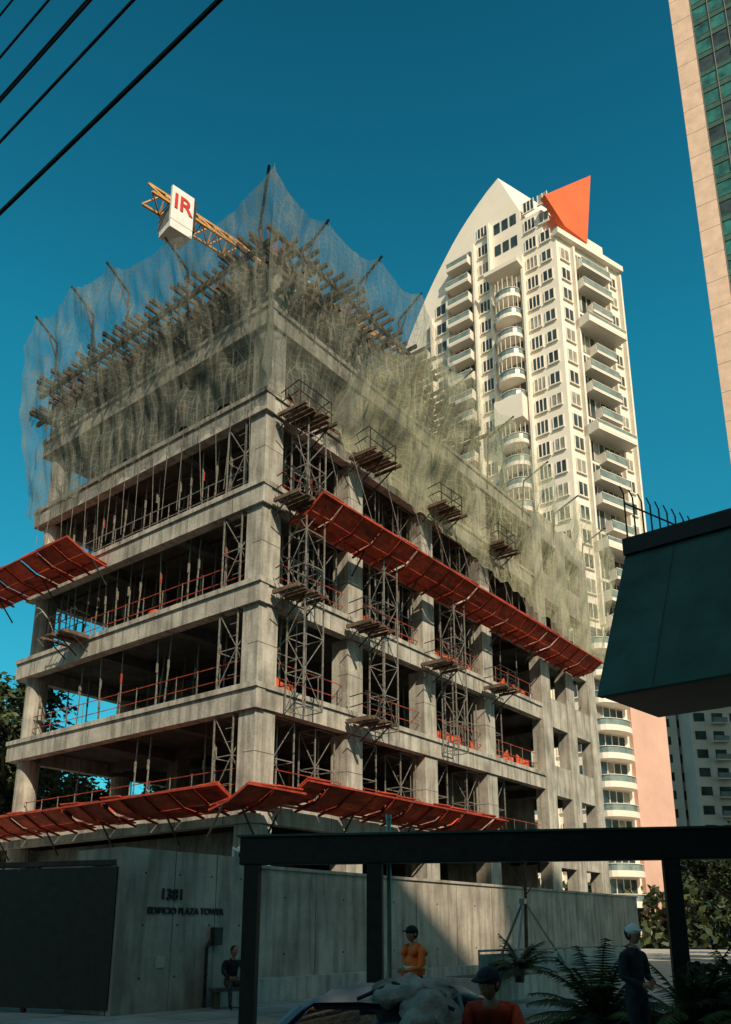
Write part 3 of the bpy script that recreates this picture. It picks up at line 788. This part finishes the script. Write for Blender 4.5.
# ================================================================ people
def person(name,loc,rz,J,cl,cap=None,vest=False,headtilt=(0,0)):
    o=Obj(name,loc,rz)
    order=['pel','spi','che','nkb','nkt','shL','elL','wrL','paL','shR','elR','wrR','paR','hiL','knL','anL','toL','hiR','knR','anR','toR']
    rad=dict(pel=.135,spi=.125,che=.15,nkb=.075,nkt=.055,shL=.07,elL=.048,wrL=.03,paL=.034,hiL=.095,knL=.062,anL=.042,toL=.036)
    for k in ('sh','el','wr','pa','hi','kn','an','to'): rad[k+'R']=rad[k+'L']
    E=[('pel','spi'),('spi','che'),('che','nkb'),('nkb','nkt'),('che','shL'),('shL','elL'),('elL','wrL'),('wrL','paL'),('che','shR'),('shR','elR'),('elR','wrR'),('wrR','paR'),
       ('pel','hiL'),('hiL','knL'),('knL','anL'),('anL','toL'),('pel','hiR'),('hiR','knR'),('knR','anR'),('anR','toR')]
    me=bpy.data.meshes.new('tmp'); me.from_pydata([J[k] for k in order],[(order.index(a),order.index(c)) for a,c in E],[])
    ob=bpy.data.objects.new('tmp',me); scene.collection.objects.link(ob)
    ob.modifiers.new('s','SKIN'); 
    for i,k in enumerate(order):
        sv=me.skin_vertices[0].data[i]; r=rad[k]; sv.radius=(r,r*(.8 if k in('pel','spi','che') else 1)); sv.use_root=(i==0)
    ss=ob.modifiers.new('ss','SUBSURF'); ss.levels=2; ss.render_levels=2
    bpy.context.view_layer.update()
    dg=bpy.context.evaluated_depsgraph_get()
    nm=bpy.data.meshes.new_from_object(ob.evaluated_get(dg)); bpy.data.objects.remove(ob)
    mats=[cl['top'],cl['leg'],SKIN,BLACK]; nm.materials.clear()
    for m in mats: nm.materials.append(m)
    for p in nm.polygons:
        c0=p.center; best=9;bi=None;bt=0
        for a,c in E:
            A=Vector(J[a]);C=Vector(J[c]);d=C-A; t=max(0,min(1,(c0-A).dot(d)/d.length_squared)); q=(A+d*t-c0).length-.5*(rad[a]*(1-t)+rad[c]*t)
            if q<best: best=q;bi=(a,c);bt=t
        a,c=bi
        if a=='nkb' : l=2 if bt>.35 else 0
        elif a[:2] in('wr',) : l=2
        elif a[:2]=='el': l=2 if (cl.get('short') or bt>.93) else 0
        elif a[:2]=='an': l=3
        elif a[:2] in('hi','kn') or c[:2]=='hi': l=1
        elif a=='pel': l=1 if bt<.25 else 0
        else: l=0
        p.material_index=l; p.use_smooth=True
    bo=bpy.data.objects.new('body',nm); scene.collection.objects.link(bo); bo.parent=o.e
    for sd in ('L','R'):
        wv=Vector(J['wr'+sd]);pv_=Vector(J['pa'+sd]); d=(pv_-wv).normalized(); x=Vector((0,1,0)).cross(d)
        x=x.normalized() if x.length>.1 else Vector((1,0,0)); nrm=d.cross(x).normalized()
        for i,l in enumerate((.065,.075,.07,.055)):
            b0=pv_+x*(i-1.5)*.019; m1=b0+d*l*.55+nrm*.006; m2=m1+d*l*.45*.8+nrm*.03
            o.stick('fingers',SKIN,b0-d*.01,m1,.0095,6); o.stick('fingers',SKIN,m1,m2,.009,6,.007)
        tb=wv+x*.03+d*.02; o.stick('fingers',SKIN,tb,tb+x*.03+d*.045,.011,6,.008)
    hc=Vector(J['nkt'])+Vector((0,-.015+headtilt[0],.115))
    o.M=Matrix.Translation(hc)@Matrix.Rotation(headtilt[1],4,'Z')@Matrix.Rotation(-headtilt[0]*6,4,'X')
    def hf(v):
        k=max(0,-v.z/.12); return Vector((v.x*(1-.32*k),v.y*(1-.12*k)-(.012*k),v.z))
    o.blob('head',SKIN,(0,0,0),.078,.098,.122,18,14,0,hf)
    o.add('nose',SKIN,[(-.014,-.092,-.03),(.014,-.092,-.03),(0,-.122,-.026),(0,-.095,.018)],[(0,1,2),(0,2,3),(1,3,2)])
    for sg in (-1,1):
        o.blob('eyes',SIGNW,(sg*.03,-.088,.008),.012,.008,.008,8,6); o.blob('pupils',BLACK,(sg*.03,-.095,.008),.006,.004,.006,8,6)
        o.blob('ears',SKIN,(sg*.078,.005,-.005),.012,.022,.032,8,6); o.stick('brows',HAIR,(sg*.016,-.094,.028),(sg*.046,-.086,.03),.005)
    o.stick('mouth',REDC,(-.024,-.09,-.062),(.024,-.09,-.062),.006,6)
    o.blob('hair',HAIR,(0,.018,.022),.086,.098,.112,16,12)
    if cap is not None:
        o.blob('cap_crown',cap,(0,.0,.045),.092,.106,.088,18,10)
        o.extr('cap_brim',cap,[(-.075,-.08,.045),(-.06,-.15,.035),(0,-.175,.032),(.06,-.15,.035),(.075,-.08,.045)],(0,0,.012))
    o.M=I4
    if vest:
        pe=Vector(J['spi']);chh=Vector(J['che'])
        def vf(a,t):
            an=a*2*math.pi; cc=pe.lerp(chh,t*1.45-.35) ; q=.02*t if t<.85 else -.03
            return (cc.x+math.cos(an)*(.185+q),cc.y+math.sin(an)*(.15+q),cc.z)
        o.grid('hi_vis_vest',ORV,vf,20,8)
        for sg in (-1,1):
            o.stick('vest_straps',ORV,(sg*.12,-.13,chh.z+.02),(sg*.10,-.03,J['nkb'][2]+.0),.055,6); o.stick('vest_straps',ORV,(sg*.12,.13,chh.z+.02),(sg*.10,-.03,J['nkb'][2]+.0),.055,6)
        def rf(a,t):
            an=a*2*math.pi; cc=pe.lerp(chh,.1+t*.2); return (cc.x+math.cos(an)*.203,cc.y+math.sin(an)*.168,cc.z)
        o.grid('reflective_band',REFL,rf,20,1)
    o.done(smooth=('*',))
stand=dict(pel=(0,0,.95),spi=(0,0,1.1),che=(0,.01,1.3),nkb=(0,.0,1.46),nkt=(0,-.01,1.53),shL=(.18,0,1.40),elL=(.23,.02,1.12),wrL=(.23,-.12,.90),paL=(.22,-.17,.84),
 shR=(-.18,0,1.40),elR=(-.23,.03,1.12),wrR=(-.20,-.14,.92),paR=(-.18,-.2,.87),hiL=(.09,0,.88),knL=(.11,-.03,.5),anL=(.12,.02,.09),toL=(.13,-.14,.04),
 hiR=(-.09,0,.88),knR=(-.10,-.02,.5),anR=(-.12,.04,.09),toR=(-.14,-.12,.04))
def mod(base,**k): d=dict(base); d.update(k); return d
w1=mod(stand,elL=(.24,-.1,1.14),wrL=(.17,-.33,1.1),paL=(.14,-.4,1.1),nkt=(0,-.03,1.52))
person('construction_worker',(.76,13.6,0),math.radians(-50),w1,dict(top=ORV,leg=NAVY),cap=NAVY,vest=True)
w2=mod(stand,elL=(.25,.0,1.13),wrL=(.1,-.2,1.08),paL=(.04,-.24,1.08),elR=(-.25,.0,1.13),wrR=(-.1,-.2,1.05),paR=(-.04,-.24,1.03))
person('security_guard',(3.35,10.9,-.0),math.radians(35),w2,dict(top=NAVY,leg=NAVY),cap=SIGNW)
sit=dict(pel=(0,0,.56),spi=(0,-.02,.70),che=(0,-.07,.90),nkb=(0,-.11,1.05),nkt=(0,-.14,1.11),shL=(.18,-.07,1.0),elL=(.24,-.16,.76),wrL=(.12,-.38,.68),paL=(.08,-.45,.68),
 shR=(-.18,-.07,1.0),elR=(-.24,-.16,.76),wrR=(-.12,-.38,.66),paR=(-.07,-.45,.66),hiL=(.1,-.05,.53),knL=(.15,-.46,.52),anL=(.14,-.44,.09),toL=(.15,-.6,.04),
 hiR=(-.1,-.05,.53),knR=(-.15,-.46,.52),anR=(-.14,-.48,.09),toR=(-.15,-.63,.04))
person('seated_man',(-3.05,19.9,0),math.radians(25),sit,dict(top=NAVY,leg=JEAN),headtilt=(-.02,.2))
bn=Obj('low_bench',(-3.05,19.95,0),math.radians(25)); bn.box('seat',CONC2,-.45,.45,-.2,.25,.36,.43); bn.box('legs',CONC2,-.4,-.28,-.15,.2,0,.358); bn.box('legs',CONC2,.28,.4,-.15,.2,0,.358); bn.done()
lean=dict(pel=(0,.18,.80),spi=(0,.08,.93),che=(0,-.08,1.09),nkb=(0,-.2,1.21),nkt=(0,-.25,1.27),shL=(.18,-.12,1.17),elL=(.27,-.2,.9),wrL=(.2,-.42,.78),paL=(.17,-.49,.76),
 shR=(-.18,-.12,1.17),elR=(-.27,-.2,.9),wrR=(-.2,-.42,.78),paR=(-.17,-.49,.76),hiL=(.1,.16,.74),knL=(.13,-.16,.45),anL=(.13,.06,.09),toL=(.14,-.1,.04),
 hiR=(-.1,.16,.74),knR=(-.13,-.14,.45),anR=(-.14,.1,.09),toR=(-.16,-.06,.04))
person('man_in_red_shirt',(1.06,7.3,-.10),math.radians(-15),lean,dict(top=REDC,leg=JEAN,short=True),cap=NAVY,headtilt=(-.02,-.5))

# ================================================================ light, sky, camera
az=math.radians(160); el=math.radians(38)
sd=Vector((math.sin(az)*math.cos(el),math.cos(az)*math.cos(el),math.sin(el)))
sl=bpy.data.lights.new('sun','SUN'); sl.energy=4.8; sl.angle=math.radians(.5); sl.color=(1.,.83,.62)
so=bpy.data.objects.new('sun',sl); scene.collection.objects.link(so); so.rotation_euler=sd.to_track_quat('Z','Y').to_euler(); so.location=(0,-20,60)
wd=bpy.data.worlds.new('World'); scene.world=wd; wd.use_nodes=True; N=wd.node_tree.nodes; L=wd.node_tree.links
bg=N['Background']; sk=N.new('ShaderNodeTexSky'); sk.sky_type='NISHITA'; sk.sun_disc=False; sk.sun_elevation=el; sk.sun_rotation=az
sk.air_density=1.; sk.dust_density=1.; sk.ozone_density=2.
tc=N.new('ShaderNodeTexCoord'); sx=N.new('ShaderNodeSeparateXYZ'); L.new(tc.outputs['Generated'],sx.inputs[0])
cr=N.new('ShaderNodeValToRGB'); cr.color_ramp.elements[0].position=.1; cr.color_ramp.elements[0].color=(.17,.95,.86,1)
cr.color_ramp.elements[1].position=.88; cr.color_ramp.elements[1].color=(.05,.60,.60,1)
m_=cr.color_ramp.elements.new(.6); m_.color=(.09,1.1,.98,1)
L.new(sx.outputs[2],cr.inputs[0])
# sky on the sun's side, out of view, tinted warmer as added fill light
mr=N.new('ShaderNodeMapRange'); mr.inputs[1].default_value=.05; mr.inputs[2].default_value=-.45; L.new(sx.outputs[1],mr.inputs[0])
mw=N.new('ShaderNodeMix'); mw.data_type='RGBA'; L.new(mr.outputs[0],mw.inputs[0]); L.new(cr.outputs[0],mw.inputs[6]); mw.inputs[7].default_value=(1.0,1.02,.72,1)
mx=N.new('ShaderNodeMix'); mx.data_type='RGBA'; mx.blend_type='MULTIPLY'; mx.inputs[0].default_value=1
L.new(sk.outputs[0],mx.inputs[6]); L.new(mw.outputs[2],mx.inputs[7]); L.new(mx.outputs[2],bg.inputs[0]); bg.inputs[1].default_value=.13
cam=bpy.data.cameras.new('camera'); co=bpy.data.objects.new('camera',cam); scene.collection.objects.link(co)
cam.sensor_fit='VERTICAL'; cam.sensor_height=36; cam.lens=36*831/1024; cam.shift_y=183/1024; cam.clip_end=4000; cam.clip_start=.05
co.location=(0,0,1.7); co.rotation_euler=(math.pi/2+math.atan(234.6/831),0,0)
scene.camera=co
scene.view_settings.view_transform='Standard'; scene.view_settings.look='None'; scene.view_settings.exposure=0
